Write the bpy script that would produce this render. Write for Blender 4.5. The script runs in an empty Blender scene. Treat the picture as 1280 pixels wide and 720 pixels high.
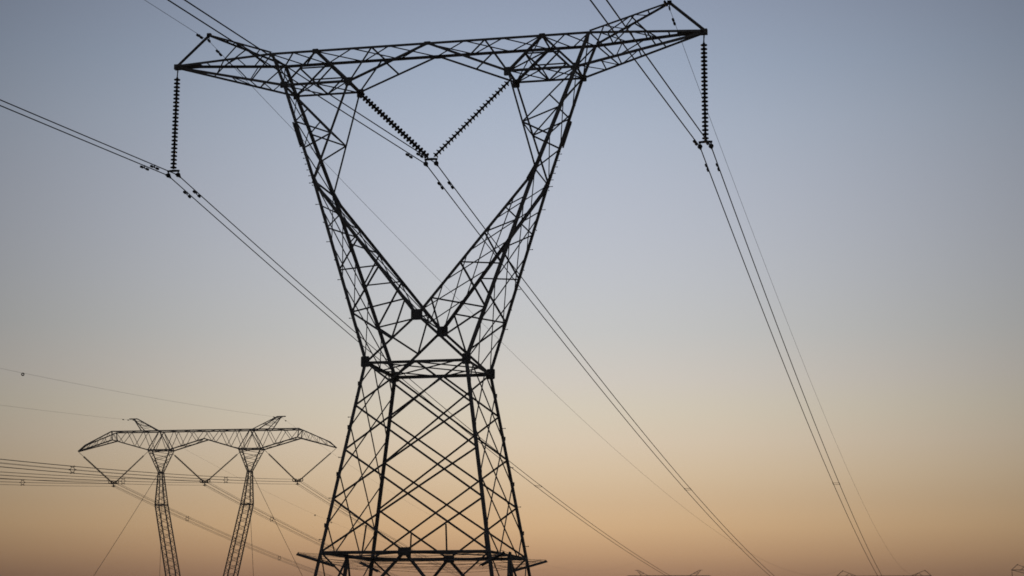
import bpy, math, random
from mathutils import Vector, Matrix
random.seed(7)
sc = bpy.context.scene
col = sc.collection
V = Vector

# ------------------------------------------------------------------ camera
H = 23.9                                   # ground under the big pylon is z = 0, its crossarm tips are at z = H
cam_d = bpy.data.cameras.new('camera')
cam = bpy.data.objects.new('camera', cam_d); col.objects.link(cam)
cam.location = (16.8994, -64.2718, H - 22.1923)
_yaw, _pitch, _roll = -0.2107, 0.1909, 0.0018
fw = V((math.sin(_yaw)*math.cos(_pitch), math.cos(_yaw)*math.cos(_pitch), math.sin(_pitch)))
rt = V((math.cos(_yaw), -math.sin(_yaw), 0)); up = rt.cross(fw)
r2 = rt*math.cos(_roll) + up*math.sin(_roll); u2 = up*math.cos(_roll) - rt*math.sin(_roll)
cam.rotation_euler = Matrix((r2, u2, -fw)).transposed().to_euler()
cam_d.sensor_width = 36.0; cam_d.lens = 36.0*2240.25/1280.0
cam_d.clip_start = 0.1; cam_d.clip_end = 40000
sc.camera = cam

# ------------------------------------------------------------------ dusk sky, sun and exposure
w = bpy.data.worlds.new('World'); sc.world = w; w.use_nodes = True
nt = w.node_tree; nt.nodes.clear()
def wn(t): return nt.nodes.new(t)
def wl(a, b): nt.links.new(a, b)
def wmath(op, a, b=None, clamp=False):
    n = wn('ShaderNodeMath'); n.operation = op; n.use_clamp = clamp
    for k, x in enumerate((a, b)):
        if x is None: continue
        if isinstance(x, (int, float)): n.inputs[k].default_value = x
        else: wl(x, n.inputs[k])
    return n.outputs[0]
tc = wn('ShaderNodeTexCoord')
sep = wn('ShaderNodeSeparateXYZ'); wl(tc.outputs['Generated'], sep.inputs[0])
elev = wmath('ARCSINE', sep.outputs['Z'])                    # elevation in radians
ramp = wn('ShaderNodeValToRGB'); ramp.color_ramp.interpolation = 'LINEAR'
def lin(c):
    return tuple((x/255/12.92 if x/255 <= .04045 else ((x/255+.055)/1.055)**2.4) for x in c) + (1,)
E0, E1 = math.radians(-10), math.radians(90)
stops = [(-10, (0.1876, 0.1057, 0.0719)), (0, (0.2346, 0.1281, 0.0862)), (1, (0.3224, 0.1736, 0.1172)), (1.8, (0.5249, 0.3019, 0.1788)), (2.6, (0.7456, 0.4668, 0.2572)), (3.4, (0.8615, 0.5818, 0.3259)), (4.2, (0.8163, 0.5944, 0.3719)), (5, (0.826, 0.6465, 0.4413)), (6, (0.8028, 0.6734, 0.5149)), (7, (0.7481, 0.6765, 0.5474)), (8, (0.6916, 0.6457, 0.5818)), (9.5, (0.5973, 0.602, 0.5938)), (11, (0.5489, 0.57, 0.6064)), (12.5, (0.5095, 0.541, 0.6083)), (14, (0.4757, 0.5165, 0.604)), (16, (0.4277, 0.4864, 0.5932)), (18, (0.3675, 0.4361, 0.5584)), (20, (0.3227, 0.3812, 0.5052)), (24, (0.2702, 0.3198, 0.4437)), (34, (0.2026, 0.2433, 0.3649)), (90, (0.1159, 0.1432, 0.2367))]
cr = ramp.color_ramp
while len(cr.elements) > 1: cr.elements.remove(cr.elements[-1])
for k, (e, c) in enumerate(stops):
    p = (math.radians(e)-E0)/(E1-E0)
    el = cr.elements[0] if k == 0 else cr.elements.new(p)
    el.position = p; el.color = tuple(c)+(1,)
wl(wmath('MULTIPLY', wmath('SUBTRACT', elev, E0), 1/(E1-E0)), ramp.inputs[0])
# lens corner darkening painted into the sky as an afterglow round the view centre
VIGNETTE_AZ = math.radians(-11.5)             # measured from +Y towards +X
vignette = wn('ShaderNodeVectorMath'); vignette.operation = 'DOT_PRODUCT'
wl(tc.outputs['Generated'], vignette.inputs[0])
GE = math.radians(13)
vignette.inputs[1].default_value = (math.sin(VIGNETTE_AZ)*math.cos(GE), math.cos(VIGNETTE_AZ)*math.cos(GE), math.sin(GE))
ang = wmath('ARCCOSINE', vignette.outputs['Value'])
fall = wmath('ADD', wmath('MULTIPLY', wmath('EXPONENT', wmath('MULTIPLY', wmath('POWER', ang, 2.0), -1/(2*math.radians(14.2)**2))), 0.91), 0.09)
# the same darkening leaves only a low floor behind the viewer
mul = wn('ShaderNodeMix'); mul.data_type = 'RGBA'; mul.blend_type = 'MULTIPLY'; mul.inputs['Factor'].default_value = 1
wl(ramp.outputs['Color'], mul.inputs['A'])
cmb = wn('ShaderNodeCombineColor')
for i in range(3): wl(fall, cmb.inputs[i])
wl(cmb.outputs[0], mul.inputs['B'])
bg = wn('ShaderNodeBackground'); bg.inputs['Strength'].default_value = 1.0
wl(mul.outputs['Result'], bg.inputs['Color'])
# a physical sky with the sun just under the horizon adds its own faint glow
nish = wn('ShaderNodeTexSky'); nish.sky_type = 'NISHITA'; nish.sun_disc = False
nish.sun_elevation = math.radians(0.5); nish.sun_rotation = math.radians(-12.0)
bg2 = wn('ShaderNodeBackground'); bg2.inputs['Strength'].default_value = 0.002
wl(nish.outputs['Color'], bg2.inputs['Color'])
add = wn('ShaderNodeAddShader'); wl(bg.outputs[0], add.inputs[0]); wl(bg2.outputs[0], add.inputs[1])
out = wn('ShaderNodeOutputWorld'); wl(add.outputs[0], out.inputs['Surface'])

sd = bpy.data.lights.new('sun', 'SUN'); sd.energy = 0.12; sd.angle = math.radians(0.5); sd.color = (1.0, 0.62, 0.36)
sun = bpy.data.objects.new('sun', sd); col.objects.link(sun)
_a = math.radians(-12.0); _e = math.radians(1.0)
sun.rotation_euler = V((math.sin(_a)*math.cos(_e), math.cos(_a)*math.cos(_e), math.sin(_e))).to_track_quat('Z', 'Y').to_euler()
sc.view_settings.view_transform = 'Standard'; sc.view_settings.look = 'None'
sc.view_settings.exposure = 0.0; sc.view_settings.gamma = 1.0
try: sc.view_settings.use_curve_mapping = False
except Exception: pass
sc.cycles.max_bounces = 4
try: sc.cycles.use_denoising = True
except Exception: pass
sc.cycles.pixel_filter_type = 'BLACKMAN_HARRIS'; sc.cycles.filter_width = 1.7

# ------------------------------------------------------------------ materials
def material(name, base, rough=.6, metal=0., var=.25, scale=6., bump=0.0, spec=.5):
    m = bpy.data.materials.new(name); m.use_nodes = True
    n = m.node_tree; b = n.nodes['Principled BSDF']
    b.inputs['Roughness'].default_value = rough; b.inputs['Metallic'].default_value = metal
    if 'Specular IOR Level' in b.inputs: b.inputs['Specular IOR Level'].default_value = spec
    t = n.nodes.new('ShaderNodeTexCoord'); x = n.nodes.new('ShaderNodeTexNoise')
    x.inputs['Scale'].default_value = scale; x.inputs['Detail'].default_value = 4
    n.links.new(t.outputs['Object'], x.inputs['Vector'])
    r = n.nodes.new('ShaderNodeValToRGB'); r.color_ramp.elements[0].position = .3; r.color_ramp.elements[1].position = .7
    r.color_ramp.elements[0].color = tuple(c*(1-var) for c in base)+(1,)
    r.color_ramp.elements[1].color = tuple(min(1, c*(1+var)) for c in base)+(1,)
    n.links.new(x.outputs['Fac'], r.inputs[0]); n.links.new(r.outputs['Color'], b.inputs['Base Color'])
    if bump:
        bp = n.nodes.new('ShaderNodeBump'); bp.inputs['Strength'].default_value = bump
        n.links.new(x.outputs['Fac'], bp.inputs['Height']); n.links.new(bp.outputs['Normal'], b.inputs['Normal'])
    return m
STEEL = material('weathered galvanised steel', (.31, .31, .30), .62, .0, .3, 3.0, spec=.25)
PLATE = material('dark gusset steel', (.26, .26, .255), .6, .0, .3, 5.0, spec=.25)
CABLE = material('weathered aluminium strand', (.16, .155, .15), .6, .0, .2, 8.0, spec=.25)
GLASS = material('brown glazed porcelain', (.040, .028, .024), .25, .0, .25, 10., spec=.5)
FITTING = material('cast iron fitting', (.04, .04, .04), .55, .0, .25, 12., spec=.25)
POLYMER = material('grey silicone rubber', (.055, .05, .05), .7, .0, .15, 6., spec=.3)
CONCRETE = material('rough concrete', (.28, .26, .23), .9, .0, .2, 4.0, .3)
BALL = material('sun-bleached marker plastic', (.10, .07, .05), .6, .0, .2, 9.)

# ------------------------------------------------------------------ mesh helpers
class MB:
    def __init__(s): s.v = []; s.f = []; s.smooth = False
    def quadring(s, rings, cap=True):
        n = len(rings[0]); b = len(s.v)
        for r in rings: s.v.extend(r)
        for k in range(len(rings)-1):
            for i in range(n):
                j = (i+1) % n
                s.f.append((b+k*n+i, b+k*n+j, b+(k+1)*n+j, b+(k+1)*n+i))
        if cap:
            s.f.append(tuple(b+i for i in reversed(range(n))))
            s.f.append(tuple(b+(len(rings)-1)*n+i for i in range(n)))
        return s
    def angle(s, p, q, wd=.06, ref=(0, 0, 1), th=None):
        """a rolled steel angle (L section) from p to q, its heel towards ref"""
        p, q = V(p), V(q); ax = (q-p)
        if ax.length < 1e-6: return s
        ax.normalize(); r = V(ref) - ax*ax.dot(V(ref))
        if r.length < 1e-4:
            r = V((1, .3, 0)); r -= ax*ax.dot(r)
        r.normalize(); c = ax.cross(r)
        a = (r+c).normalized(); b = (r-c).normalized()       # the flanges run back from the heel
        th = th or max(.008, wd*.13)
        heel = r*(wd*.38)
        prof = [heel, heel-a*wd, heel-a*wd-b*th, heel-a*th-b*th, heel-a*th-b*wd, heel-b*wd]
        return s.quadring([[p+o for o in prof], [q+o for o in prof]])
    def bar(s, p, q, wd=.05, ref=(0, 0, 1), dp=None):
        p, q = V(p), V(q); ax = q-p
        if ax.length < 1e-6: return s
        ax.normalize(); r = V(ref)-ax*ax.dot(V(ref))
        if r.length < 1e-4:
            r = V((1, .3, 0)); r -= ax*ax.dot(r)
        r.normalize(); c = ax.cross(r); h = wd/2; g = (dp or wd)/2
        pr = [c*h+r*g, -c*h+r*g, -c*h-r*g, c*h-r*g]
        return s.quadring([[p+o for o in pr], [q+o for o in pr]])
    def tube(s, pts, rad, n=6, cap=True):
        pts = [V(p) for p in pts]; rings = []
        rad = rad if isinstance(rad, (list, tuple)) else [rad]*len(pts)
        ref = V((0, 0, 1))
        for k, p in enumerate(pts):
            ax = (pts[min(k+1, len(pts)-1)]-pts[max(k-1, 0)]).normalized()
            r = ref-ax*ax.dot(ref)
            if r.length < 1e-3:
                r = V((1, 0, 0)); r -= ax*ax.dot(r)
            r.normalize(); c = ax.cross(r)
            rings.append([p+(r*math.cos(2*math.pi*i/n)+c*math.sin(2*math.pi*i/n))*rad[k] for i in range(n)])
        return s.quadring(rings, cap)
    def lathe(s, prof, n=16, m=None):
        """prof: (radius, z) pairs; m: matrix"""
        m = m or Matrix()
        rings = [[m @ V((max(r, 1e-4)*math.cos(2*math.pi*i/n), max(r, 1e-4)*math.sin(2*math.pi*i/n), z)) for i in range(n)] for r, z in prof]
        return s.quadring(rings)
    def box(s, c, sx, sy, sz, m=None):
        m = m or Matrix(); c = V(c)
        rings = [[c+(m @ V((x*sx/2, y*sy/2, z*sz/2))) for x, y in ((-1, -1), (1, -1), (1, 1), (-1, 1))] for z in (-1, 1)]
        return s.quadring(rings)
    def build(s, name, mat, parent=None, smooth=False):
        me = bpy.data.meshes.new(name); me.from_pydata([tuple(x) for x in s.v], [], s.f); me.update()
        me.materials.append(mat)
        if smooth:
            for p in me.polygons: p.use_smooth = True
        o = bpy.data.objects.new(name, me); col.objects.link(o)
        if parent: o.parent = parent
        return o
def empty(name, loc=(0, 0, 0), rz=0., parent=None):
    o = bpy.data.objects.new(name, None); col.objects.link(o); o.location = loc; o.rotation_euler = (0, 0, rz)
    o.empty_display_size = .5
    if parent: o.parent = parent
    return o
def tag(o, label, cat=None, group=None, kind=None):
    if label: o['label'] = label
    if cat: o['category'] = cat
    if group: o['group'] = group
    if kind: o['kind'] = kind
    return o
def copy_tree(o, parent=None, skip=()):
    c = o.copy(); col.objects.link(c); c.parent = parent
    for ch in o.children:
        if not ch.name.startswith(skip): copy_tree(ch, c, skip)
    return c
def mix(a, b, t): return V(a).lerp(V(b), t)

# ------------------------------------------------------------------ the ground: open veld that falls gently away behind the big pylon
def gz(x, y):
    if y <= 0: z = 0.
    elif y < 365: z = -.0251*y
    else: z = -9.16 - (y-365)*(5.35/256) if y < 621 else -14.51 - min(10., (y-621)*.006)
    t = max(0., min(1., (y-150)/200.))
    z += .0366*max(0., min(120., x-13.4))*t*t*(3-2*t)*(1 if y < 500 else max(0., 1-(y-500)/500))
    return z
gm = bpy.data.materials.new('dry veld grass and red soil'); gm.use_nodes = True
n = gm.node_tree; b = n.nodes['Principled BSDF']; b.inputs['Roughness'].default_value = .95
t = n.nodes.new('ShaderNodeTexCoord'); x1 = n.nodes.new('ShaderNodeTexNoise'); x1.inputs['Scale'].default_value = .06; x1.inputs['Detail'].default_value = 8
x2 = n.nodes.new('ShaderNodeTexNoise'); x2.inputs['Scale'].default_value = 5.; x2.inputs['Detail'].default_value = 6
for x in (x1, x2): n.links.new(t.outputs['Object'], x.inputs['Vector'])
r = n.nodes.new('ShaderNodeValToRGB'); r.color_ramp.elements[0].position = .35; r.color_ramp.elements[0].color = (.09, .055, .03, 1)
r.color_ramp.elements[1].position = .65; r.color_ramp.elements[1].color = (.13, .10, .05, 1)
m_ = n.nodes.new('ShaderNodeMath'); m_.operation = 'ADD'
m2 = n.nodes.new('ShaderNodeMath'); m2.operation = 'MULTIPLY'; m2.inputs[1].default_value = .5
n.links.new(x1.outputs['Fac'], m_.inputs[0]); n.links.new(x2.outputs['Fac'], m_.inputs[1]); n.links.new(m_.outputs[0], m2.inputs[0])
n.links.new(m2.outputs[0], r.inputs[0]); n.links.new(r.outputs['Color'], b.inputs['Base Color'])
bp = n.nodes.new('ShaderNodeBump'); bp.inputs['Strength'].default_value = .5
n.links.new(x2.outputs['Fac'], bp.inputs['Height']); n.links.new(bp.outputs['Normal'], b.inputs['Normal'])
g = MB()
gx = [-3600, -1500, -700, -400, -250, -150, -90, -50, -20, 0, 13.4, 30, 52, 90, 133, 250, 450, 900, 1800, 3600]
gy = [-3600, -1000, -300, -120, -60, -20, 0, 40, 100, 150, 180, 210, 250, 300, 350, 365, 420, 500, 621, 800, 1000, 1400, 2287, 3000, 4200]
for yy in gy:
    for xx in gx: g.v.append(V((xx, yy, gz(xx, yy))))
nx = len(gx)
for j in range(len(gy)-1):
    for i in range(nx-1): g.f.append((j*nx+i, j*nx+i+1, (j+1)*nx+i+1, (j+1)*nx+i))
tag(g.build('ground', gm), None, kind='structure')

# ------------------------------------------------------------------ the big lattice pylon (local z = 0 at the ground)
L = 10.5
au, bu, zu = 6.283, .813, H+.032
al, bl, zl = 5.766, .752, H-1.274
ai, am = 3.133, 4.479
ah, bh, zh = 4.300, 1.265, H-5.283
ba, za = 1.861, H-10.696
aw, bw, zw = 1.901, 1.969, H-12.436
ad, bd, zd = 3.058, 3.20, H-19.356
xp, zp = 9.22, H+1.269
def P_waist(sx, sy): return V((sx*aw, sy*bw, zw))
def P_dia(sx, sy): return V((sx*ad, sy*bd, zd))
def P_foot(sx, sy):
    d = (P_dia(sx, sy)-P_waist(sx, sy)); return P_waist(sx, sy)+d*((zw-.25)/(zw-zd))
def P_hinge(sx, sy): return V((sx*ah, sy*bh, zh))
def P_apex(sy): return V((0, sy*ba, za))
def P_al(sx, sy): return V((sx*al, sy*bl, zl))
def P_au(sx, sy): return V((sx*au, sy*bu, zu))
def P_ai(sx, sy): return V((sx*ai, sy*bl, zl))
def P_up(x, sy): return V((x, sy*bu, zu))
def P_tip(sx): return V((sx*L, 0, H))
def P_peak(sx): return V((sx*xp, 0, zp))
SG = (-1, 1)
UPZ = V((0, 0, 1))
LEVELS = [0, .232, .468, .727, 1.0]

def lev(k):
    """leg parameter for a possibly half-integer panel level, extrapolated past the ends"""
    if k <= 0: return LEVELS[0]+k*(LEVELS[1]-LEVELS[0])
    if k >= 4: return 1+(k-4)*.273
    i = int(k); f = k-i
    return LEVELS[i] if f == 0 else LEVELS[i]*(1-f)+LEVELS[i+1]*f

def step_bolt_mesh():
    m = MB(); m.tube([(0, 0, 0), (.15, 0, 0)], .011, 6); m.tube([(.15, 0, 0), (.165, 0, 0)], .02, 6); return m

def build_pylon():
    root = empty('lattice_pylon')
    # ---- legs, ground to waist
    for sx in SG:
        for sy in SG:
            w_, f_ = P_waist(sx, sy), P_foot(sx, sy)
            o = MB().angle(f_, w_+V((0, 0, .1)), .122, (sx, sy, 0)).build('tower_leg', STEEL, root)
            if sx == sy:                      # the two diagonally opposite climbing legs carry step bolts
                ax = (w_-f_); nst = int((ax.length-2.6)/.76)
                for k in range(nst):
                    p = f_+ax.normalized()*(2.6+.76*k)
                    d = V((sx, 0, 0)) if k % 2 else V((0, sy, 0))
                    m = MB(); m.tube([p, p+d*.15], .012, 6); m.tube([p+d*.15, p+d*.17], .022, 6)
                    m.build('step_bolt', FITTING, o)
            m = MB()                          # concrete footing
            m.quadring([[V((f_.x+a*r_, f_.y+b_*r_, z)) for a, b_ in ((-1, -1), (1, -1), (1, 1), (-1, 1))] for r_, z in ((.48, -.3), (.48, .18), (.42, .27))])
            m.build('footing', CONCRETE, root)
            for k in (.5, 1.5, 2.5, 3.5):     # bolted leg splices: pads on the outside of the leg
                p = mix(w_, P_dia(sx, sy), lev(k))
                MB().box(p+V((sx*.055, sy*.055, 0)), .045, .045, .15).build('splice_pad', PLATE, root)
    # ---- lattice of the body: long diagonals that climb two panels across each face
    def lattice(A0, A1, B0, B1, stag, wd, nrm, name):
        """A0/B0 the two legs at the waist, A1/B1 at the diaphragm"""
        m = MB()
        def pt(a, b): return a
        for (S0, S1, T0, T1) in ((A0, A1, B0, B1), (B0, B1, A0, A1)):
            k = -2+stag
            off = V(nrm)*(.022 if S0 is A0 else -.022)
            while k <= 6:
                # rises from level k on S to level k-2 on T
                def on(l, side): return mix((S0 if side == 0 else T0), (S1 if side == 0 else T1), lev(l))
                lo, hi = (k, 0), (k-2, 1)
                t0, t1 = 0., 1.
                if k > 4: t0 = (k-4)/2
                if k-2 < 0: t1 = k/2
                if t1-t0 > .05:
                    def pos(t):
                        l = k-2*t; return mix(mix(S0, S1, lev(max(0, min(4, l)))), mix(T0, T1, lev(max(0, min(4, l)))), t)
                    m.angle(pos(t0)+off, pos(t1)+off, wd, nrm)
                k += 1
        return m.build(name, STEEL, root)
    for sy in SG:
        lattice(P_waist(-1, sy), P_dia(-1, sy), P_waist(1, sy), P_dia(1, sy), 0., .053, (0, sy, 0), 'face_lattice')
    for sx in SG:
        lattice(P_waist(sx, -1), P_dia(sx, -1), P_waist(sx, 1), P_dia(sx, 1), .5, .048, (sx, 0, 0), 'face_lattice')
    # ---- horizontal frames at the waist and at the diaphragm
    def frame(P, wd, thin, hangers):
        m = MB()
        mid = {}
        for sy in SG:
            m.angle(P(-1, sy), P(1, sy), wd, (0, sy, .6)); mid['y', sy] = (P(-1, sy)+P(1, sy))/2
        for sx in SG:
            m.angle(P(sx, -1), P(sx, 1), wd, (sx, 0, .6)); mid['x', sx] = (P(sx, -1)+P(sx, 1))/2
        dz = V((0, 0, -.03))
        for sx in SG:
            for sy in SG: m.angle(mid['x', sx]+dz, mid['y', sy]+dz, thin, (0, 0, 1))
        if hangers:
            for sy in SG:
                for sx in SG:
                    b = mix(P(-sx, sy), P(sx, sy), .75)
                    lv = 3.5
                    tpt = mix(mix(P_waist(-sx, sy), P_dia(-sx, sy), lev(lv)), mix(P_waist(sx, sy), P_dia(sx, sy), lev(lv)), .75)
                    m.angle(b, tpt, .045, (0, sy, 0))
        else:
            m.angle(P(-1, -1)-dz, P(1, 1)-dz, thin, (0, 0, 1)); m.angle(P(1, -1)-dz*2, P(-1, 1)-dz*2, thin, (0, 0, 1))
        return m, mid
    m, mw = frame(P_waist, .10, .055, False); m.build('waist_frame', STEEL, root)
    m, md = frame(P_dia, .10, .055, True)
    for sy in SG:                             # doubled stiffeners either side of the middle plate
        c = md['y', sy]; m.bar(c+V((-1.15, sy*.03, -.02)), c+V((1.15, sy*.03, -.02)), .03, (0, sy, 0), .12)
    m.build('diaphragm_frame', STEEL, root)
    # ---- K bracing between the diaphragm and the feet
    for ax in ('x', 'y'):
        for s in SG:
            m = MB(); top = md[ax, s]; nrm = (s, 0, 0) if ax == 'x' else (0, s, 0)
            ft = [P_foot(s, -1), P_foot(s, 1)] if ax == 'x' else [P_foot(-1, s), P_foot(1, s)]
            dg = [P_dia(s, -1), P_dia(s, 1)] if ax == 'x' else [P_dia(-1, s), P_dia(1, s)]
            for f_, d_ in zip(ft, dg):
                kn = mix(top, f_, .94)
                m.angle(top, kn, .085, nrm)
                h1, h2 = mix(top, f_, .36), mix(top, f_, .66)
                l1, l2 = mix(d_, f_, .36), mix(d_, f_, .66)
                m.angle(d_, h1, .045, nrm); m.angle(h1, l1, .04, nrm); m.angle(l1, h2, .04, nrm); m.angle(h2, l2, .04, nrm)
            if ax == 'x':
                c = mix(mix(top, ft[0], .36), mix(top, ft[1], .36), .5)
                m.angle(mix(top, ft[0], .36), mix(top, ft[1], .36), .05, nrm); m.bar(top, c-UPZ*.5, .12, nrm, .12)
            m.build('base_bracing', STEEL, root)
    # ---- gusset plates
    def plate(c, w_, h_, nrm, th=.03, skew=0.):
        nrm = V(nrm).normalized(); a = UPZ.cross(nrm).normalized() if abs(nrm.z) < .9 else V((1, 0, 0)); b = nrm.cross(a)
        m = MB(); rings = []
        for t_ in (-th/2, th/2):
            rings.append([V(c)+nrm*t_+a*(x*w_/2)+b*(y*h_/2) for x, y in ((-1, -.8), (-.8, -1), (.8, -1), (1, -.8), (1, .8), (.8, 1), (-.8, 1), (-1, .8))])
        m.quadring(rings)
        for x in (-.55, .55):                 # bolt heads
            for y in (-.55, 0, .55):
                p = V(c)+a*(x*w_/2)+b*(y*h_/2); m.tube([p-nrm*(th/2+.02), p+nrm*(th/2+.02)], .016, 6)
        return m
    for sy in SG:
        for sx in SG:
            plate(P_waist(sx, sy)+V((sx*.0, sy*.04, .02)), .32, .40, (0, sy, 0)).build('gusset_plate', PLATE, root)
            plate(P_waist(sx, sy)+V((sx*.04, 0, .02)), .24, .36, (sx, 0, 0)).build('gusset_plate', PLATE, root)
            plate(P_ai(sx, sy)+V((0, sy*.04, -.02)), .28, .34, (0, sy, 0)).build('gusset_plate', PLATE, root)
            plate(P_al(sx, sy)+V((0, sy*.04, .02)), .26, .26, (0, sy, 0)).build('gusset_plate', PLATE, root)
            plate(P_up(sx*am, sy)+V((0, sy*.04, -.04)), .24, .2, (0, sy, 0)).build('gusset_plate', PLATE, root)
        plate(P_apex(sy)+V((0, sy*.05, -.02)), .43, .40, (0, sy, 0)).build('gusset_plate', PLATE, root)
        plate(md['y', sy]+V((0, sy*.05, 0)), .42, .30, (0, sy, 0)).build('gusset_plate', PLATE, root)
        plate(P_up(0, sy)+V((0, sy*.04, -.02)), .26, .14, (0, sy, 0)).build('gusset_plate', PLATE, root)
    for sx in SG:
        plate(md['x', sx]+V((sx*.04, 0, -.02)), .36, .26, (sx, 0, 0)).build('gusset_plate', PLATE, root)
    # ---- the two arms of the fork, waist to crossarm
    for sx in SG:
        arm = empty('fork_arm', (0, 0, 0), 0, root)
        for sy in SG:
            wst, hin, apx, a_l, a_u, a_i = P_waist(sx, sy), P_hinge(sx, sy), P_apex(sy), P_al(sx, sy), P_au(sx, sy), P_ai(sx, sy)
            m = MB().angle(wst, hin, .12, (sx, sy, 0)).angle(hin, a_l, .12, (sx, sy, 0)).angle(a_l, a_u, .115, (sx, sy, 0))
            o = m.build('outer_chord', STEEL, arm)
            # splice plates and the crowded step bolts above them
            p0, p1 = mix(hin, a_l, .36), mix(hin, a_l, .60)
            if sx*sy > 0:
                MB().bar(p0+V((sx*.07, sy*.03, 0)), p1+V((sx*.07, sy*.03, 0)), .05, (0, sy, 0), .17).build('splice_plate', PLATE, o)
                ax = (a_l-wst).normalized(); ln = (a_l-wst).length; k = 0; s_ = 1.0
                while s_ < ln-.4:
                    dens = .13 if .62*ln < s_ < .77*ln else .80
                    pp = wst+ax*s_ if s_ < (hin-wst).length else hin+(a_l-hin).normalized()*(s_-(hin-wst).length)
                    d = V((sx, 0, 0)) if k % 2 else V((0, sy, 0))
                    mm = MB(); mm.tube([pp, pp+d*.11], .013, 6); mm.tube([pp+d*.11, pp+d*.13], .022, 6); mm.build('step_bolt', FITTING, o)
                    s_ += dens; k += 1
            m = MB().angle(apx, hin, .105, (-sx*.3, sy, .6))
            m.bar(mix(apx, hin, .93), mix(hin, a_l, .13), .05, (0, sy, 0), .19)
            m.build('inner_chord', STEEL, arm)
            MB().angle(hin, a_i, .068, (-sx, sy, 0)).build('head_strut', STEEL, arm)
            MB().angle(apx, wst, .075, (0, sy, .5)).build('apex_strut', STEEL, arm)
            m = MB(); nr = (0, sy, 0); of = V((0, sy*.03, 0))
            Pn = [mix(wst, hin, t_) for t_ in (.27, .50, .735)]; Q = [mix(apx, hin, t_) for t_ in (.115, .36, .565)]
            M = mix(apx, wst, .5)
            for a, b, w_ in ((Pn[0], Q[0], .045), (Pn[1], Q[1], .04), (Pn[2], Q[2], .04), (Pn[0], Q[1], .058), (Pn[1], Q[2], .05), (M, Pn[0], .052), (M, Q[0], .05),
                             (mix(wst, hin, .86), mix(apx, hin, .74), .035), (Pn[2], mix(apx, hin, .74), .04)):
                m.angle(a-of, b-of, w_, nr)
            m.build('face_lattice', STEEL, arm); m = MB()
            # head triangle: K lacing
            N_ = mix(a_i, hin, .52); R1, R2 = mix(a_l, hin, .38), mix(a_l, hin, .66)
            for a, b, w_ in ((a_l, N_, .042), (R1, N_, .045), (R2, N_, .05), (R1, mix(a_l, N_, .5), .042)):
                m.angle(a-of, b-of, w_, nr)
            m.build('head_lattice', STEEL, arm)
        # outer side face, crossing thin lattice
        m = MB()
        def seq(A, B, n): return [mix(A, B, k/n) for k in range(n+1)]
        nr = (sx, 0, .3)
        for (w0, h0), (w1, h1), o in (((P_waist(sx, -1), P_hinge(sx, -1)), (P_waist(sx, 1), P_hinge(sx, 1)), -.02), ((P_waist(sx, 1), P_hinge(sx, 1)), (P_waist(sx, -1), P_hinge(sx, -1)), .02)):
            o = V((sx*o, 0, 0))
            for t_ in (.21, .42, .63, .84):    # each diagonal climbs two panels
                e = mix(w0, w1, .5) if t_ < .3 else mix(w1, h1, t_-.42)
                m.angle(mix(w0, h0, t_)+o, e+o, .042, nr)
            m.angle(h0+o, mix(w1, h1, .63)+o, .04, nr)
        a_, b_ = seq(P_hinge(sx, -1), P_al(sx, -1), 3), seq(P_hinge(sx, 1), P_al(sx, 1), 3)
        for k in range(3):
            m.angle(a_[k]-V((sx*.02, 0, 0)), b_[k+1]-V((sx*.02, 0, 0)), .042, nr); m.angle(b_[k]+V((sx*.02, 0, 0)), a_[k+1]+V((sx*.02, 0, 0)), .042, nr)
        m.angle(P_hinge(sx, -1), P_hinge(sx, 1), .06, nr)
        m.angle(mix(P_al(sx, -1), P_au(sx, -1), .02), P_au(sx, 1), .05, nr); m.angle(P_al(sx, 1), P_au(sx, -1), .05, nr)
        m.build('side_lattice', STEEL, arm)
        # inner face between the two inner chords
        m = MB(); nr = (-sx, 0, .6)
        for y0, o in ((-1, -.02), (1, .02)):
            A_, B_ = (P_apex(y0), P_hinge(sx, y0)), (P_apex(-y0), P_hinge(sx, -y0)); o = UPZ*o
            for t_ in (.22, .42, .62, .82):
                e = mix(A_[0], B_[0], .5) if t_ < .3 else mix(B_[0], B_[1], t_-.40)
                m.angle(mix(A_[0], A_[1], t_)+o, e+o, .042, nr)
            m.angle(A_[1]+o, mix(B_[0], B_[1], .64)+o, .04, nr)
        m.angle(P_apex(-1), P_apex(1), .055, (0, 0, 1))
        m.build('inner_lattice', STEEL, arm)
        MB().angle(mix(P_ai(sx, -1), P_hinge(sx, -1), .52), mix(P_ai(sx, 1), P_hinge(sx, 1), .52), .04, nr).build('head_tie', STEEL, arm)
    # ---- crossarm beam between the arms
    beam = empty('cross_beam', (0, 0, 0), 0, root)
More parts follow.
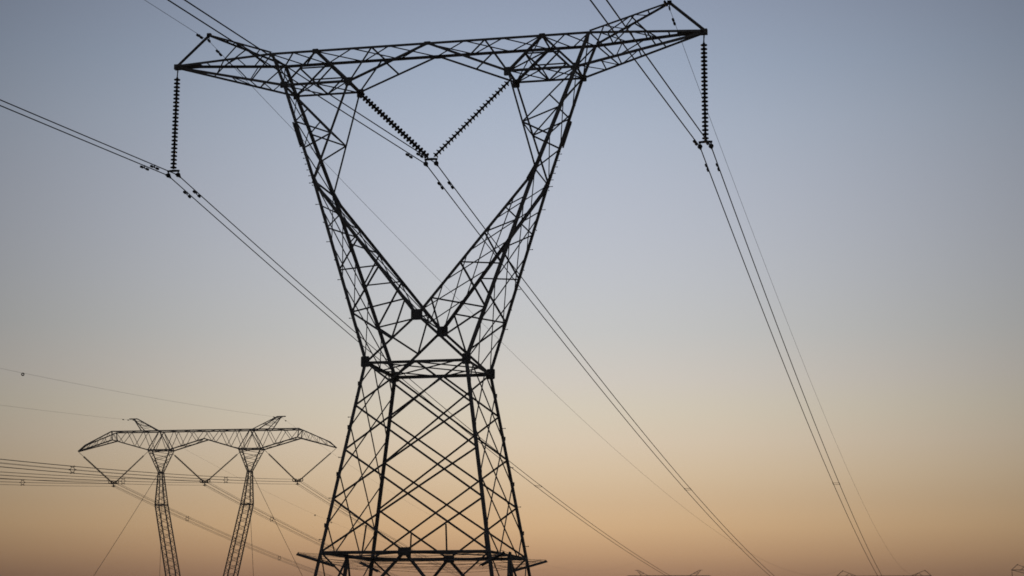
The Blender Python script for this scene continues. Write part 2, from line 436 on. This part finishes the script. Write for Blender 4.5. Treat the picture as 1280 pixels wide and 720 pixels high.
    for sy in SG:
        MB().angle(P_au(-1, sy), P_au(1, sy), .095, (0, sy, 1)).build('top_chord', STEEL, beam)
        for sx in SG:
            m = MB().angle(P_al(sx, sy), P_ai(sx, sy), .085, (0, sy, -1)); m.build('bottom_chord', STEEL, beam)
            m = MB().angle(P_ai(sx, sy), P_up(0, sy)-UPZ*.02, .078, (0, sy, -1)); m.build('window_chord', STEEL, beam)
            m = MB(); nr = (0, sy, 0); of = V((0, -sy*.03, 0))
            A, M_, I, Lm = P_al(sx, sy), P_up(sx*am, sy), P_ai(sx, sy), mix(P_al(sx, sy), P_ai(sx, sy), .5)
            m.angle(M_, I, .095, nr); m.angle(A+of, M_+of, .062, nr)
            p1, p2 = mix(A, M_, .5), mix(M_, I, .5)
            for a, b, w_ in ((p1, p2, .045), (p1, Lm, .05), (p2, Lm, .05)): m.angle(a+of, b+of, w_, nr)
            U1, W1 = P_up(sx*am*.5, sy), mix(I, P_up(0, sy), .5)
            m.angle(I+of, U1+of, .05, nr); m.angle(U1+of, W1+of, .05, nr)
            m.bar(I+of*1.6, I-of*.2, .05, UPZ)
            m.build('face_lattice', STEEL, beam)
    m = MB()
    xs = [-au, -(au+am)/2, -am, -am*2/3, -am/3, 0, am/3, am*2/3, am, (au+am)/2, au]
    for k in range(len(xs)-1):
        m.angle(P_up(xs[k], -1)-UPZ*.02, P_up(xs[k+1], 1)-UPZ*.02, .048, (0, 0, 1)); m.angle(P_up(xs[k], 1)+UPZ*.02, P_up(xs[k+1], -1)+UPZ*.02, .048, (0, 0, 1))
    m.build('top_lattice', STEEL, beam)
    for sx in SG:
        m = MB()
        A = [P_al(sx, -1), P_al(sx, 1)]; I = [P_ai(sx, -1), P_ai(sx, 1)]; Lm = [mix(A[i], I[i], .5) for i in (0, 1)]
        for a, b, w_ in ((A[0], A[1], .07), (I[0], I[1], .085), (Lm[0], Lm[1], .045)): m.angle(a, b, w_, (0, 0, -1))
        for k, (a, b) in enumerate(((A[0], Lm[1]), (A[1], Lm[0]), (Lm[0], I[1]), (Lm[1], I[0]))):
            o = UPZ*(.02 if k % 2 else -.02); m.angle(a+o, b+o, .05, (0, 0, -1))
        m.angle(mix(P_up(sx*am, -1), I[0], .5), mix(P_up(sx*am, 1), I[1], .5), .04, (0, 0, 1))
        m.angle(P_up(sx*am, -1), P_up(sx*am, 1), .06, (0, 0, 1))
        m.angle(P_up(sx*am, -1), I[1], .05, (sx, 0, 0)); m.angle(P_up(sx*am, 1)+V((.04, 0, 0)), I[0]+V((.04, 0, 0)), .05, (sx, 0, 0))
        m.build('bottom_lattice', STEEL, beam)
    # ---- outboard tips and earth-wire peaks
    for sx in SG:
        tip = P_tip(sx); arm = empty('tip_arm', (0, 0, 0), 0, root)
        ends = {}
        for sy in SG:
            e = V((0, sy*.05, .06)); e2 = V((-sx*.1, sy*.05, -.06)); ends[sy] = (tip+e, tip+e2)
            MB().angle(P_au(sx, sy), tip+e, .095, (0, sy, 1)).build('top_chord', STEEL, arm)
            MB().angle(P_al(sx, sy), tip+e2, .085, (0, sy, -1)).build('bottom_chord', STEEL, arm)
        m = MB()
        for sy in SG:
            U = lambda t_: mix(ends[sy][0], P_au(sx, sy), t_); D = lambda t_: mix(ends[sy][1], P_al(sx, sy), t_)
            nr = (0, sy, 0); of = V((0, -sy*.03, 0))
            for a, b in ((D(.69), U(1.)),): m.angle(a+of, b+of, .042, nr)
        m.build('face_lattice', STEEL, arm)
        m = MB()
        Un, Uf = (lambda t_: mix(ends[-1][0], P_au(sx, -1), t_)), (lambda t_: mix(ends[1][0], P_au(sx, 1), t_))
        Dn, Df = (lambda t_: mix(ends[-1][1], P_al(sx, -1), t_)), (lambda t_: mix(ends[1][1], P_al(sx, 1), t_))
        for t0, t1 in ((.31, .31), (.52, .52), (.64, .64), (.84, .84), (.64, .42), (.92, .71)): m.angle(Un(t0), Uf(t1), .042, (0, 0, 1))
        for t0, t1 in ((.5, .5), (.67, .67), (.8, .8), (.5, .66), (.82, .69), (.97, .8)): m.angle(Dn(t0), Df(t1), .040, (0, 0, -1))
        for a, b in ((Uf(.53), Dn(.66)), (Uf(.75), Dn(.68))): m.angle(a, b, .042, (sx, 0, 0))
        m.build('plan_lattice', STEEL, arm)
        m = MB(); m.box(tip+V((0, 0, .01)), .26, .20, .20); m.bar(tip-V((sx*1.0, 0, 0)), tip, .20, (0, 0, 1), .12)
        m.build('tip_plate', PLATE, arm)
        MB().tube([tip+V((0, 0, -.06)), tip+V((0, 0, -.2))], .025, 6).build('hanger_eye', FITTING, arm)
        pk = empty('earth_peak', (0, 0, 0), 0, root); T = P_peak(sx)
        MB().angle(T, tip+V((0, 0, .1)), .085, (0, -1, 0)).build('raking_strut', STEEL, pk)
        m = MB()
        for sy in SG: m.angle(T+V((0, sy*.04, 0)), P_au(sx, sy)+UPZ*.06, .07, (0, sy, 1))
        m.build('peak_chords', STEEL, pk)
        m = MB()
        K = lambda sy, t_: mix(T+V((0, sy*.04, 0)), P_au(sx, sy)+UPZ*.06, t_)
        for sy in SG:
            Ut = lambda t_: mix(ends[sy][0], P_au(sx, sy), t_); Dt = lambda t_: mix(ends[sy][1], P_al(sx, sy), t_)
            ku = .50 if sy < 0 else .43; m.angle(K(sy, .485), Ut(ku), .042, (0, sy, 0)); m.angle(Ut(ku), Dt(ku-.14), .04, (0, sy, 0)); m.angle(K(sy, .485), Ut(.84), .038, (0, sy, 0))
        for t0, t1, fl in ((.3, .44, 0), (.44, .62, 1), (.62, .82, 0), (.82, 1., 1)):
            m.angle(K(-1 if fl else 1, t0), K(1 if fl else -1, t1), .04, (0, 0, 1))
        m.angle(K(-1, .27), K(1, .27), .04, (0, 0, 1))
        m.build('peak_lattice', STEEL, pk)
        m = MB(); m.box(T, .16, .14, .12); m.tube([T, T-UPZ*.2], .02, 6); m.box(T-UPZ*.24, .05, .22, .09); m.build('earth_wire_clamp', FITTING, pk)
    # ---- barbed-wire guard round the diaphragm
    guard = empty('anti_climb_guard', (0, 0, 0), 0, root)
    rows = []
    for sx in SG:
        for sy in SG:
            c = mix(P_dia(sx, sy), P_foot(sx, sy), .07); d = V((sx, sy, 0)).normalized()
            a, b = c-d*.65-UPZ*.17, c+d*.84+UPZ*.22
            MB().angle(a, b, .11, UPZ).build('guard_bracket', STEEL, guard)
            rows.append([mix(a, b, t_)+UPZ*.06 for t_ in (.06, .26, .48, .68, .85, .98)])
    order = [0, 1, 3, 2]
    for k in range(6):
        m = MB()
        for i in range(4):
            a, b = rows[order[i]][k], rows[order[(i+1) % 4]][k]
            n_ = 14; pts = []
            for j in range(n_+1):
                t_ = j/n_; p = mix(a, b, t_); p.z -= (.10+.05*((k*7+i*3) % 5)/4)*4*t_*(1-t_); p.z += random.uniform(-.012, .012); pts.append(p)
            m.tube(pts, .006, 4)
            for j in range(int((b-a).length/.22)):            # barbs
                t_ = (j+.5)*.22/(b-a).length; i0 = min(n_-1, int(t_*n_)); p = mix(pts[i0], pts[i0+1], t_*n_-i0)
                d = V((random.uniform(-1, 1), random.uniform(-1, 1), random.uniform(-1, 1))).normalized()*.028
                m.tube([p-d, p+d], .004, 3)
        m.build('barbed_wire', FITTING, guard)
    return root

pylon = build_pylon()
tag(pylon, 'huge dark lattice pylon with forked body filling the middle of the view', 'pylon', 'lattice pylons with a forked body')

# the same kind of pylon further along: only their heads reach above the bottom of the picture
far1 = copy_tree(pylon, None, ('step_bolt', 'splice_p'))
far1.location = (13.40, 359.1, -8.96)
tag(far1, 'tiny distant lattice pylon head under the far end of the right hand conductors', 'pylon', 'lattice pylons with a forked body')
far2 = copy_tree(pylon, None, ('step_bolt', 'splice_p'))
far2.location = (52.61, 365.3, -7.55)
tag(far2, 'distant lattice pylon cut by the right edge, only its crossarm tip showing', 'pylon', 'lattice pylons with a forked body')

# ------------------------------------------------------------------ insulator strings
def disc_mesh(scale=1.):
    pr = [(.030, 0), (.044, -.01), (.048, -.040), (.060, -.054), (.122, -.076), (.130, -.092), (.124, -.106), (.108, -.104), (.085, -.108), (.075, -.098), (.055, -.102), (.040, -.098), (.036, -.146), (.030, -.146)]
    return MB().lathe([(r*scale, z) for r, z in pr], 18)
_disc = None
def string_of_discs(a, b, parent, n_disc, lead):
    """cap-and-pin discs strung from a down to b under parent (coordinates are local to parent)"""
    global _disc
    a, b = V(a), V(b); ax = (b-a); ln = ax.length; ax.normalize()
    q = (-ax).to_track_quat('Z', 'Y')
    pitch = (ln-lead)/n_disc
    for k in range(n_disc):
        if _disc is None:
            o = disc_mesh().build('insulator_disc', GLASS, parent, True); _disc = o
        else:
            o = _disc.copy(); col.objects.link(o); o.parent = parent
        o.location = a+ax*(lead+pitch*k); o.rotation_mode = 'QUATERNION'; o.rotation_quaternion = q
        o.scale = (1, 1, pitch/.146)
BS = .206            # half the spacing of the twin conductors
LDIR = V((.0374, 1, 0)).normalized()
def yoke(parent, z, drop):
    """horizontal yoke plate at local height z with two clamps hanging under it"""
    m = MB(); t_ = .02
    for y in (-1,):
        pts = [(-BS-.05, z), (-BS-.05, z-.07), (BS+.05, z-.07), (BS+.05, z), (.04, z+.02), (-.04, z+.02)]
        m.quadring([[V((x, -t_, zz)) for x, zz in pts], [V((x, t_, zz)) for x, zz in pts]])
    m.build('yoke_plate', FITTING, parent)
    for s in SG:
        m = MB(); x = s*BS
        m.tube([(x, 0, z-.05), (x, 0, z-drop+.05)], .03, 6)
        m.tube([(x, -.24, z-drop-.03), (x, -.11, z-drop), (x, 0, z-drop+.01), (x, .10, z-drop), (x, .24, z-drop-.03)], [.035, .06, .10, .06, .035], 8)
        m.build('suspension_clamp', FITTING, parent)
ZI, ZV, DROP = H-4.227, H-4.32, .21
for sx, lab in ((-1, 'upright insulator string hanging from the left tip of the big pylon'), (1, 'upright insulator string hanging from the right tip of the big pylon')):
    s_ = empty('insulator_string', (sx*L-.024, 0, ZI))
    tag(s_, lab, 'insulator', 'hanging insulator strings of the big pylon')
    top = H-.2-ZI
    m = MB(); m.tube([(0.024, 0, top+.03), (0, 0, .05)], .014, 8); m.tube([(.024, 0, top+.05), (.012, 0, top-.1), (0.01, 0, top-.22)], [.03, .02, .03], 8)
    m.build('string_core', FITTING, s_)
    string_of_discs((.012, 0, top-.18), (0, 0, .05), s_, 24, .03)
    yoke(s_, 0., DROP)
vs = empty('v_string_insulator', (-.024, 0, ZV))
tag(vs, 'V shaped pair of insulator strings hanging in the window of the big pylon', 'insulator')
for sx in SG:
    a, b = V((sx*ai+.024, 0, zl-ZV-.06)), V((sx*.10, 0, .04))
    arm = MB(); arm.tube([a, b], .014, 8); arm.tube([a, mix(a, b, .05)], .03, 8); arm = arm.build('string_core', FITTING, vs)
    string_of_discs(a, mix(b, a, .012), arm, 24, .18)
yoke(vs, 0., DROP)
# the visible string on the pylon at the right edge
s_ = empty('insulator_string', (52.61-L, 365.3, ZI-7.55)); tag(s_, 'thin short insulator string under the pylon tip at the right edge', 'insulator')
m = MB(); m.tube([(0, 0, H-.2-ZI), (0, 0, .05)], .014, 6); m.build('string_core', FITTING, s_); string_of_discs((0, 0, H-.3-ZI), (0, 0, .06), s_, 23, .05); yoke(s_, 0., DROP)

# ------------------------------------------------------------------ wires of the big line
def span(x0, z0, m, s, c, ys): return [V((x0+m*y, y, z0+s*y+c*y*y)) for y in ys]
def yrange(a, b, n): return [a+(b-a)*(k/n) for k in range(n+1)]
MF, SF, CF = .03739, -.13685, 3.1138e-4
MN, SN, CN = .03973, .06645, 6.5857e-5
def damper(p, d, drop=.09, ln=.60):
    """Stockbridge damper under the wire at p, d the wire's direction"""
    d = V(d).normalized(); m = MB(); c = V(p)-UPZ*drop
    m.box(V(p)-UPZ*drop*.5, .035, .035, drop+.05)
    m.tube([c-d*ln/2, c+d*ln/2], .011, 6)
    for s in SG:
        a = c+d*(s*ln/2); m.tube([a-d*s*.17, a-d*s*.14, a+d*s*.01, a+d*s*.03], [.03, .05, .05, .034], 8)
    return m
names = {-1: 'left', 0: 'middle', 1: 'right'}
for k in (-1, 0, 1):
    z0 = (ZV if k == 0 else ZI)-DROP
    for s in SG:
        x0 = k*L-.024+s*BS
        near = span(x0, z0, MN, SN, CN, [-330+ (330-40)*t/60 for t in range(60)]+yrange(-40, 0, 40))
        farp = span(x0, z0, MF, SF, CF, yrange(1.0, 60, 40)+yrange(66, 359.1, 70)[0:])
        o = MB().tube(near+farp, .021, 6).build('conductor', CABLE, None, True)
        side = 'lower' if s < 0 else 'upper'
        what = {-1: 'left hanging', 0: 'V shaped', 1: 'right hanging'}[k]
        tag(o, '%s wire of the twin conductor on the big pylon\'s %s insulator' % (side, what), 'power line', 'twin conductors of the big pylon')
        y = 2.0 if k == 0 else 1.8
        damper(span(x0, z0, MF, SF, CF, [y])[0], (MF, 1, SF)).build('vibration_damper', FITTING, o)
        y = -2.1 if k < 1 else -1.2
        damper(span(x0, z0, MN, SN, CN, [y])[0], (MN, 1, SN)).build('vibration_damper', FITTING, o)
for k, y in ((-1, 62.2), (0, 63.8), (1, 63.0)):
    z0 = (ZV if k == 0 else ZI)-DROP
    c = span(k*L-.024, z0, MF, SF, CF, [y])[0]; d = V((MF, 1, SF+2*CF*y)).normalized()
    m = MB()
    for q in (-.32, .32): m.tube([c+d*q+V((-BS-.03, 0, 0)), c+d*q-UPZ*.015, c+d*q+V((BS+.03, 0, 0))], .012, 6)
    for s in SG: m.tube([c+V((s*(BS+.01), 0, 0))-d*.4, c+V((s*(BS+.01), 0, 0))+d*.4], .026, 6)
    tag(m.build('conductor_spacer', FITTING), 'small four sided spacer linking the twin wires of the big pylon\'s %s phase' % names[k], 'spacer', 'spacers between the twin conductors')
for sx in SG:
    x0, z0 = sx*xp, zp-.25
    near = span(x0, z0, MN, .0577, 2e-4, yrange(-330, -30, 60)+yrange(-28, 0, 20))
    farp = span(x0, z0, .0359, -.11373, 2.5054e-4, yrange(1, 60, 30)+yrange(64, 359.1, 60))
    o = MB().tube(near+farp, .0088, 5).build('earth_wire', CABLE, None, True)
    tag(o, 'single hair thin earth wire strung from the %s peak of the big pylon' % ('left' if sx < 0 else 'right'), 'power line', 'earth wires of the big pylon')
    damper(span(x0, z0, .0359, -.11373, 2.5e-4, [1.0])[0], (.036, 1, -.1137), .06, .46).build('vibration_damper', FITTING, o)
    damper(span(x0, z0, MN, .0577, 2e-4, [-.9])[0], (.04, 1, .0577), .06, .46).build('vibration_damper', FITTING, o)

# ------------------------------------------------------------------ guyed portal pylon of the second line
SP = 15.0
T2X, T2Y, T2YAW = -89.0776, 201.2047, -.0554
T2TIP = H+6.2617                         # world height of its crossarm tips
H2 = T2TIP-gz(T2X, T2Y)                  # height over its own ground
ZE, ZM = 3.0, 1.65
def build_portal():
    root = empty('guyed_pylon')
    zt = H2
    hb = 1.05                             # half depth of the beam
    beam = empty('cross_beam', (0, 0, 0), 0, root)
    top = lambda x, sy: V((x, sy*hb, zt+ZE))
    def low(x, sy):
        x_ = abs(x)
        z = 0 if 5.6 <= x_ <= 9.2 else (1.65*(5.6-x_)/5.6 if x_ < 5.6 else 1.65*(x_-9.2)/(15.1-9.2))
        return V((x, sy*hb, zt+z))
    for sy in SG:
        MB().bar(top(-15.3, sy), top(15.3, sy), .17, UPZ).build('top_chord', STEEL, beam)
        m = MB()
        pl = [low(x, sy) for x in (-15.1, -9.2, -5.6, 0, 5.6, 9.2, 15.1)]
        for a, b in zip(pl, pl[1:]): m.bar(a, b, .17, UPZ)
        m.build('bottom_chord', STEEL, beam)
        m = MB(); xs_t = [-15.3, -12.7, -10., -7.4, -5., -2.5, 0, 2.5, 5., 7.4, 10., 12.7, 15.3]
        for k in range(len(xs_t)-1):
            xm = (xs_t[k]+xs_t[k+1])/2; yy = V((0, sy*.02, 0))
            m.bar(top(xs_t[k], sy)+yy, low(xm, sy)+yy, .072, (0, 1, 0)); m.bar(low(xm, sy)-yy, top(xs_t[k+1], sy)-yy, .072, (0, 1, 0))
        for sx in SG: m.bar(top(sx*15.3, sy), low(sx*15.1, sy), .12, (0, 1, 0)); m.bar(top(sx*7.4, sy), low(sx*9.2, sy), .12, (0, 1, 0)); m.bar(top(sx*7.4, sy), low(sx*5.6, sy), .12, (0, 1, 0))
        m.build('face_lattice', STEEL, beam)
    m = MB(); xs = [-15.3+30.6*k/14 for k in range(15)]
    for k in range(14):
        s = 1 if k % 2 else -1
        m.bar(top(xs[k], s), top(xs[k+1], -s), .07, UPZ); m.bar(low(xs[k], -s), low(xs[k+1], s), .07, UPZ)
    for x in (-9.2, -5.6, 0, 5.6, 9.2): m.bar(low(x, -1), low(x, 1), .13, UPZ)
    m.build('plan_lattice', STEEL, beam)
    for sx in SG:
        arm = empty('tip_arm', (0, 0, 0), 0, root); tip = V((sx*21.1, 0, zt)); t2 = V((sx*20.0, 0, zt+.95))
        m = MB()
        for sy in SG:
            e = V((0, sy*.16, 0)); m.bar(top(sx*15.3, sy), t2+e, .15, UPZ); m.bar(low(sx*15.1, sy), tip+e, .17, UPZ)
            m.bar(t2+e, tip+e, .15, UPZ)
        m.build('arm_chords', STEEL, arm)
        m = MB()
        for sy in SG:
            e = V((0, sy*.16, 0)); n_ = 4
            for k in range(n_):
                a = mix(low(sx*15.1, sy), tip+e, k/n_); b = mix(top(sx*15.3, sy), t2+e, (k+.5)/n_); c = mix(low(sx*15.1, sy), tip+e, (k+1)/n_)
                m.bar(a, b, .048, (0, 1, 0)); m.bar(b, c, .048, (0, 1, 0))
        m.build('arm_lattice', STEEL, arm)
        pk = empty('earth_peak', (0, 0, 0), 0, root)
        p1, p2 = V((sx*12.8, 0, zt+5.05)), V((sx*11.5, 0, zt+5.05)); p3 = mix(p1, p2, .55)
        m = MB()
        for sy in SG:
            e = V((0, sy*.12, 0)); b1, b2 = top(sx*10.35, sy), top(sx*7.75, sy)
            m.bar(p1+e, p2+e, .13, UPZ); m.bar(p3+e, b1, .12, UPZ); m.bar(p2+e, b2, .13, UPZ)
            for t0, t1 in ((.15, .3), (.45, .3), (.45, .6), (.75, .6)): m.bar(mix(p3+e, b1, t0), mix(p2+e, b2, t1), .05, (0, 1, 0))
        m.bar(mix(p2, top(sx*7.75, 1), .5), mix(p2, top(sx*7.75, -1), .5), .07, UPZ)
        m.build('peak_frame', STEEL, pk)
        # mast
        mast = empty('mast', (0, 0, 0), 0, root)
        cH = V((sx*7.25, 0, zt-3.5)); cK = V((sx*6.95, 0, zt-8.6)); cB = V((sx*(6.95-.205*(H2-8.6)), 0, .4))
        rad = {'h': (.30, .42), 'k': (.76, .85), 'b': (.90, 1.15)}
        def ring(c, r_): return {(a, b): V((c.x+a*r_[0], b*r_[1], c.z)) for a in SG for b in SG}
        hd = {(a, b): low(sx*7.4+a*1.8, b) for a in SG for b in SG}
        rh, rk, rb = ring(cH, rad['h']), ring(cK, rad['k']), ring(cB, rad['b'])
        foot = {kk: V((cB.x+kk[0]*.12-sx*.2, kk[1]*.12, .12)) for kk in rb}
        lowk = {kk: mix(rk[kk], rb[kk], .88) for kk in rb}
        m = MB()
        for kk in rh:
            m.bar(hd[kk], rh[kk], .14, UPZ); m.bar(rh[kk], rk[kk], .15, UPZ); m.bar(rk[kk], lowk[kk], .16, UPZ); m.bar(lowk[kk], foot[kk], .16, UPZ)
        m.build('mast_chords', STEEL, mast)
        m = MB()
        edges = [((-1, -1), (1, -1)), ((1, -1), (1, 1)), ((1, 1), (-1, 1)), ((-1, 1), (-1, -1))]
        for R0, R1, n_, w_ in ((hd, rh, 3, .07), (rh, rk, 5, .055), (rk, lowk, 19, .055), (lowk, foot, 3, .05)):
            for a, b in edges:
                for k in range(n_):
                    A0, A1, B0, B1 = mix(R0[a], R1[a], k/n_), mix(R0[a], R1[a], (k+1)/n_), mix(R0[b], R1[b], k/n_), mix(R0[b], R1[b], (k+1)/n_)
                    Am = mix(A0, A1, .5)
                    m.bar(B0, Am, w_, UPZ); m.bar(Am, B1, w_, UPZ)
        for R0 in (rh, rk, lowk):
            for a, b in edges: m.bar(R0[a], R0[b], .13, UPZ)
        m.build('mast_lattice', STEEL, mast)
        MB().quadring([[V((cB.x-sx*.2+a*r_, b*r_, z)) for a, b in ((-1, -1), (1, -1), (1, 1), (-1, 1))] for r_, z in ((.7, -.4), (.7, .12), (.6, .16))]).build('footing', CONCRETE, root)
        for sy in SG:
            a0 = V((sx*7.1, sy*.4, zt-3.0)); b0 = V((sx*(16.4 if sx < 0 else 17.8), sy*27., .3))
            o = MB().tube([mix(a0, b0, k/12)-UPZ*(.5*4*(k/12)*(1-k/12)) for k in range(13)], .032, 6).build('guy_wire', CABLE, root, True)
            MB().quadring([[V((b0.x+a*r_, b0.y+b_*r_, z)) for a, b_ in ((-1, -1), (1, -1), (1, 1), (-1, 1))] for r_, z in ((.5, -.4), (.5, .25), (.4, .32))]).build('guy_anchor', CONCRETE, root)
    return root
portal = build_portal()
portal.location = (T2X, T2Y, gz(T2X, T2Y)); portal.rotation_euler = (0, 0, -T2YAW)
tag(portal, 'guyed pylon on two leaning lattice masts to the left of the big pylon', 'pylon', 'guyed pylons on two masts')
p3 = copy_tree(portal); p3.location = (-68.63, 620.9, T2TIP-9.51-H2); p3.rotation_euler = (0, 0, .10)
tag(p3, 'faint far guyed pylon, only its beam and two peaks showing at the bottom edge', 'pylon', 'guyed pylons on two masts')

# its V strings, six-wire bundles, spacers and earth wires
c2, s2 = math.cos(T2YAW), math.sin(T2YAW)
def T2W(a, b, z): return V((T2X+a*c2+b*s2, T2Y-a*s2+b*c2, T2TIP+z))
ZV2 = -5.2
bun = [(-.2, .38), (.2, .38), (-.36, 0), (.36, 0), (-.2, -.38), (.2, -.38)]
M2, S2F, C2F, S2N, C2N = -.02755, -.11018, 1.8382e-4, .08035, 1.6682e-4
pname = {-1: 'leftmost', 0: 'middle', 1: 'rightmost'}
def shed_rod(a, b):
    a, b = V(a), V(b); n_ = 44; pts = []; rr = []
    for k in range(n_+1):
        for dt, r in ((0, .07), (.30/n_, .07), (.5/n_, .165), (.70/n_, .07)):
            if k == n_ and dt > 0: break
            pts.append(mix(a, b, k/n_+dt)); rr.append(r)
    return MB().tube(pts, rr, 8)
for k in (-1, 0, 1):
    vp = empty('v_string_insulator', T2W(k*SP, 0, ZV2), -T2YAW)
    tag(vp, '%s of the three V shaped insulators under the guyed pylon\'s beam' % pname[k], 'insulator', 'V insulators of the guyed pylon')
    for s in SG:
        if k*s == 1: a = V((s*6.05, 0, -ZV2-.1))
        elif k == 0: a = V((s*5.95, 0, -ZV2-.1))
        else: a = V((s*5.55, 0, -ZV2-.1))
        b = V((s*.35, 0, .25))
        m = MB().tube([a, mix(a, b, .15)], .035, 6); o = m.build('string_link', FITTING, vp)
        shed_rod(mix(a, b, .15), b).build('insulator_rod', POLYMER, vp, True)
    m = MB(); m.box((0, 0, .12), .95, .06, .22); m.box((0, 0, -.2), .12, .06, .7)
    for x, z in bun: m.bar((0, 0, z*.5), (x, 0, z), .07, (0, 1, 0)); m.box((x, 0, z), .13, .34, .12)
    m.build('yoke_plate', FITTING, vp)
    for s in SG:                          # corona rings beside the yoke
        pts = [V((s*.58+.27*math.cos(t_*math.pi/6), 0, .28+.21*math.sin(t_*math.pi/6))) for t_ in range(13)]
        MB().tube(pts, .065, 6).build('corona_ring', FITTING, vp, True)
    base = T2W(k*SP, 0, ZV2-.4+.4)
    for j, (bx, bz) in enumerate(bun):
        p0 = base+V((bx*c2, -bx*s2, bz))
        pts = [p0+V((M2*t_, t_, S2N*t_+C2N*t_*t_)) for t_ in [-210+6*i for i in range(35)]]+[p0+V((M2*t_, t_, S2F*t_+C2F*t_*t_)) for t_ in [8*i for i in range(61)]]
        o = MB().tube(pts, .021, 5).build('conductor', CABLE, None, True)
        tag(o, 'thin conductor of the six wire bundle on the guyed pylon\'s %s V insulator' % pname[k], 'power line', 'bundle of the guyed pylon\'s %s phase' % pname[k])
def spacer6(p, d, label):
    d = V(d).normalized(); ax = UPZ.cross(d).normalized()*-1; uz = d.cross(ax)*-1
    if uz.z < 0: uz = -uz
    P = [V(p)+ax*x+uz*z for x, z in (bun[0], bun[1], bun[3], bun[5], bun[4], bun[2])]
    m = MB()
    C_ = V(p); I = [mix(C_, q, .72) for q in P]
    for i in range(6):
        m.tube([I[i], I[(i+1) % 6]], .035, 6); m.tube([I[i], P[i]], .03, 6); m.tube([P[i]-d*.12, P[i]+d*.12], .06, 6)
    tag(m.build('bundle_spacer', FITTING), label, 'spacer', 'spacers of the six wire bundles')
def t2wire(k, t_):
    b = T2W(k*SP, 0, ZV2)
    s, c = (S2N, C2N) if t_ < 0 else (S2F, C2F)
    return b+V((M2*t_, t_, s*t_+c*t_*t_)), V((M2, 1, s+2*c*t_))
def cam_px(p):
    q = V(p)-cam.location; z = q.dot(fw); return 640+2240.25*q.dot(r2)/z
def t_at(k, u, sgn):
    best = min(((abs(cam_px(t2wire(k, sgn*t_*.5)[0])-u)), sgn*t_*.5) for t_ in range(4, 400)); return best[1]
for k, u, sgn, lab in ((-1, 28, -1, 'six armed spacer near the left edge, on the leftmost bundle before the guyed pylon'),
                       (0, 153, -1, 'six armed spacer just right of the leftmost V insulator, on the middle bundle'),
                       (1, 283, -1, 'six armed spacer just right of the middle V insulator, on the rightmost bundle'),
                       (1, 91.7, -1, 'six armed spacer on the topmost bundle left of the guyed pylon'),
                       (-1, 233.5, 1, 'six armed spacer on the sloping bundle between the two leaning masts'),
                       (-1, 349, 1, 'lowest six armed spacer, on the sloping bundle right of the guyed pylon'),
                       (0, 339.5, 1, 'six armed spacer on the sloping bundle just right of the right mast')):
    p, d = t2wire(k, t_at(k, u, sgn)); spacer6(p, d, lab)
for sx in SG:
    p0 = T2W(sx*12.2, 0, 4.85)
    f_ = lambda t_: p0+V((M2*t_, t_, (.0789*t_+1.61e-4*t_*t_) if t_ < 0 else (-.1033*t_+1.99e-4*t_*t_)))
    pts = [f_(-210+6*i) for i in range(35)]+[f_(8*i) for i in range(61)]
    o = MB().tube(pts, .0105, 5).build('earth_wire', CABLE, None, True)
    tag(o, 'hair thin earth wire over the %s mast of the guyed pylon' % ('left' if sx < 0 else 'right'), 'power line', 'earth wires of the guyed pylon')
    marks = [(393.5, 1), (414, 1)] if sx < 0 else [(28, -1)]
    for u, sgn in marks:
        tt = min((abs(cam_px(f_(sgn*q*.5))-u), sgn*q*.5) for q in range(4, 700))[1]
        c = f_(tt); m = MB()
        m.tube([c+V((.13*math.cos(a*math.pi/5), .05*math.sin(a), -.14+.13*math.sin(a*math.pi/5))) for a in range(11)], .06, 6)
        m.build('bird_diverter', BALL, o, True)
    m = MB(); c = f_(0); m.tube([c+UPZ*.25, c], .03, 6); m.box(c, .08, .3, .1)
    for q in (-2., -4., 2.): m.box(f_(q)-UPZ*.05, .12, .45, .12)
    m.build('vibration_damper', FITTING, o)

# ------------------------------------------------------------------ the evening haze that softens the far pylons
hm = bpy.data.materials.new('evening haze'); hm.use_nodes = True
hn = hm.node_tree; hn.nodes.clear()
pv = hn.nodes.new('ShaderNodeVolumePrincipled'); pv.inputs['Density'].default_value = .00030
pv.inputs['Color'].default_value = (.93, .92, .90, 1); pv.inputs['Anisotropy'].default_value = .55
ho = hn.nodes.new('ShaderNodeOutputMaterial'); hn.links.new(pv.outputs[0], ho.inputs['Volume'])
m = MB()
x0, x1, y0, y1, z0, z1 = -3700, 3700, -3700, 4300, -27, 36.6
m.quadring([[V((x0, y0, z)), V((x1, y0, z)), V((x1, y1, z)), V((x0, y1, z))] for z in (z0, z1)])
tag(m.build('haze', hm), None, kind='stuff')
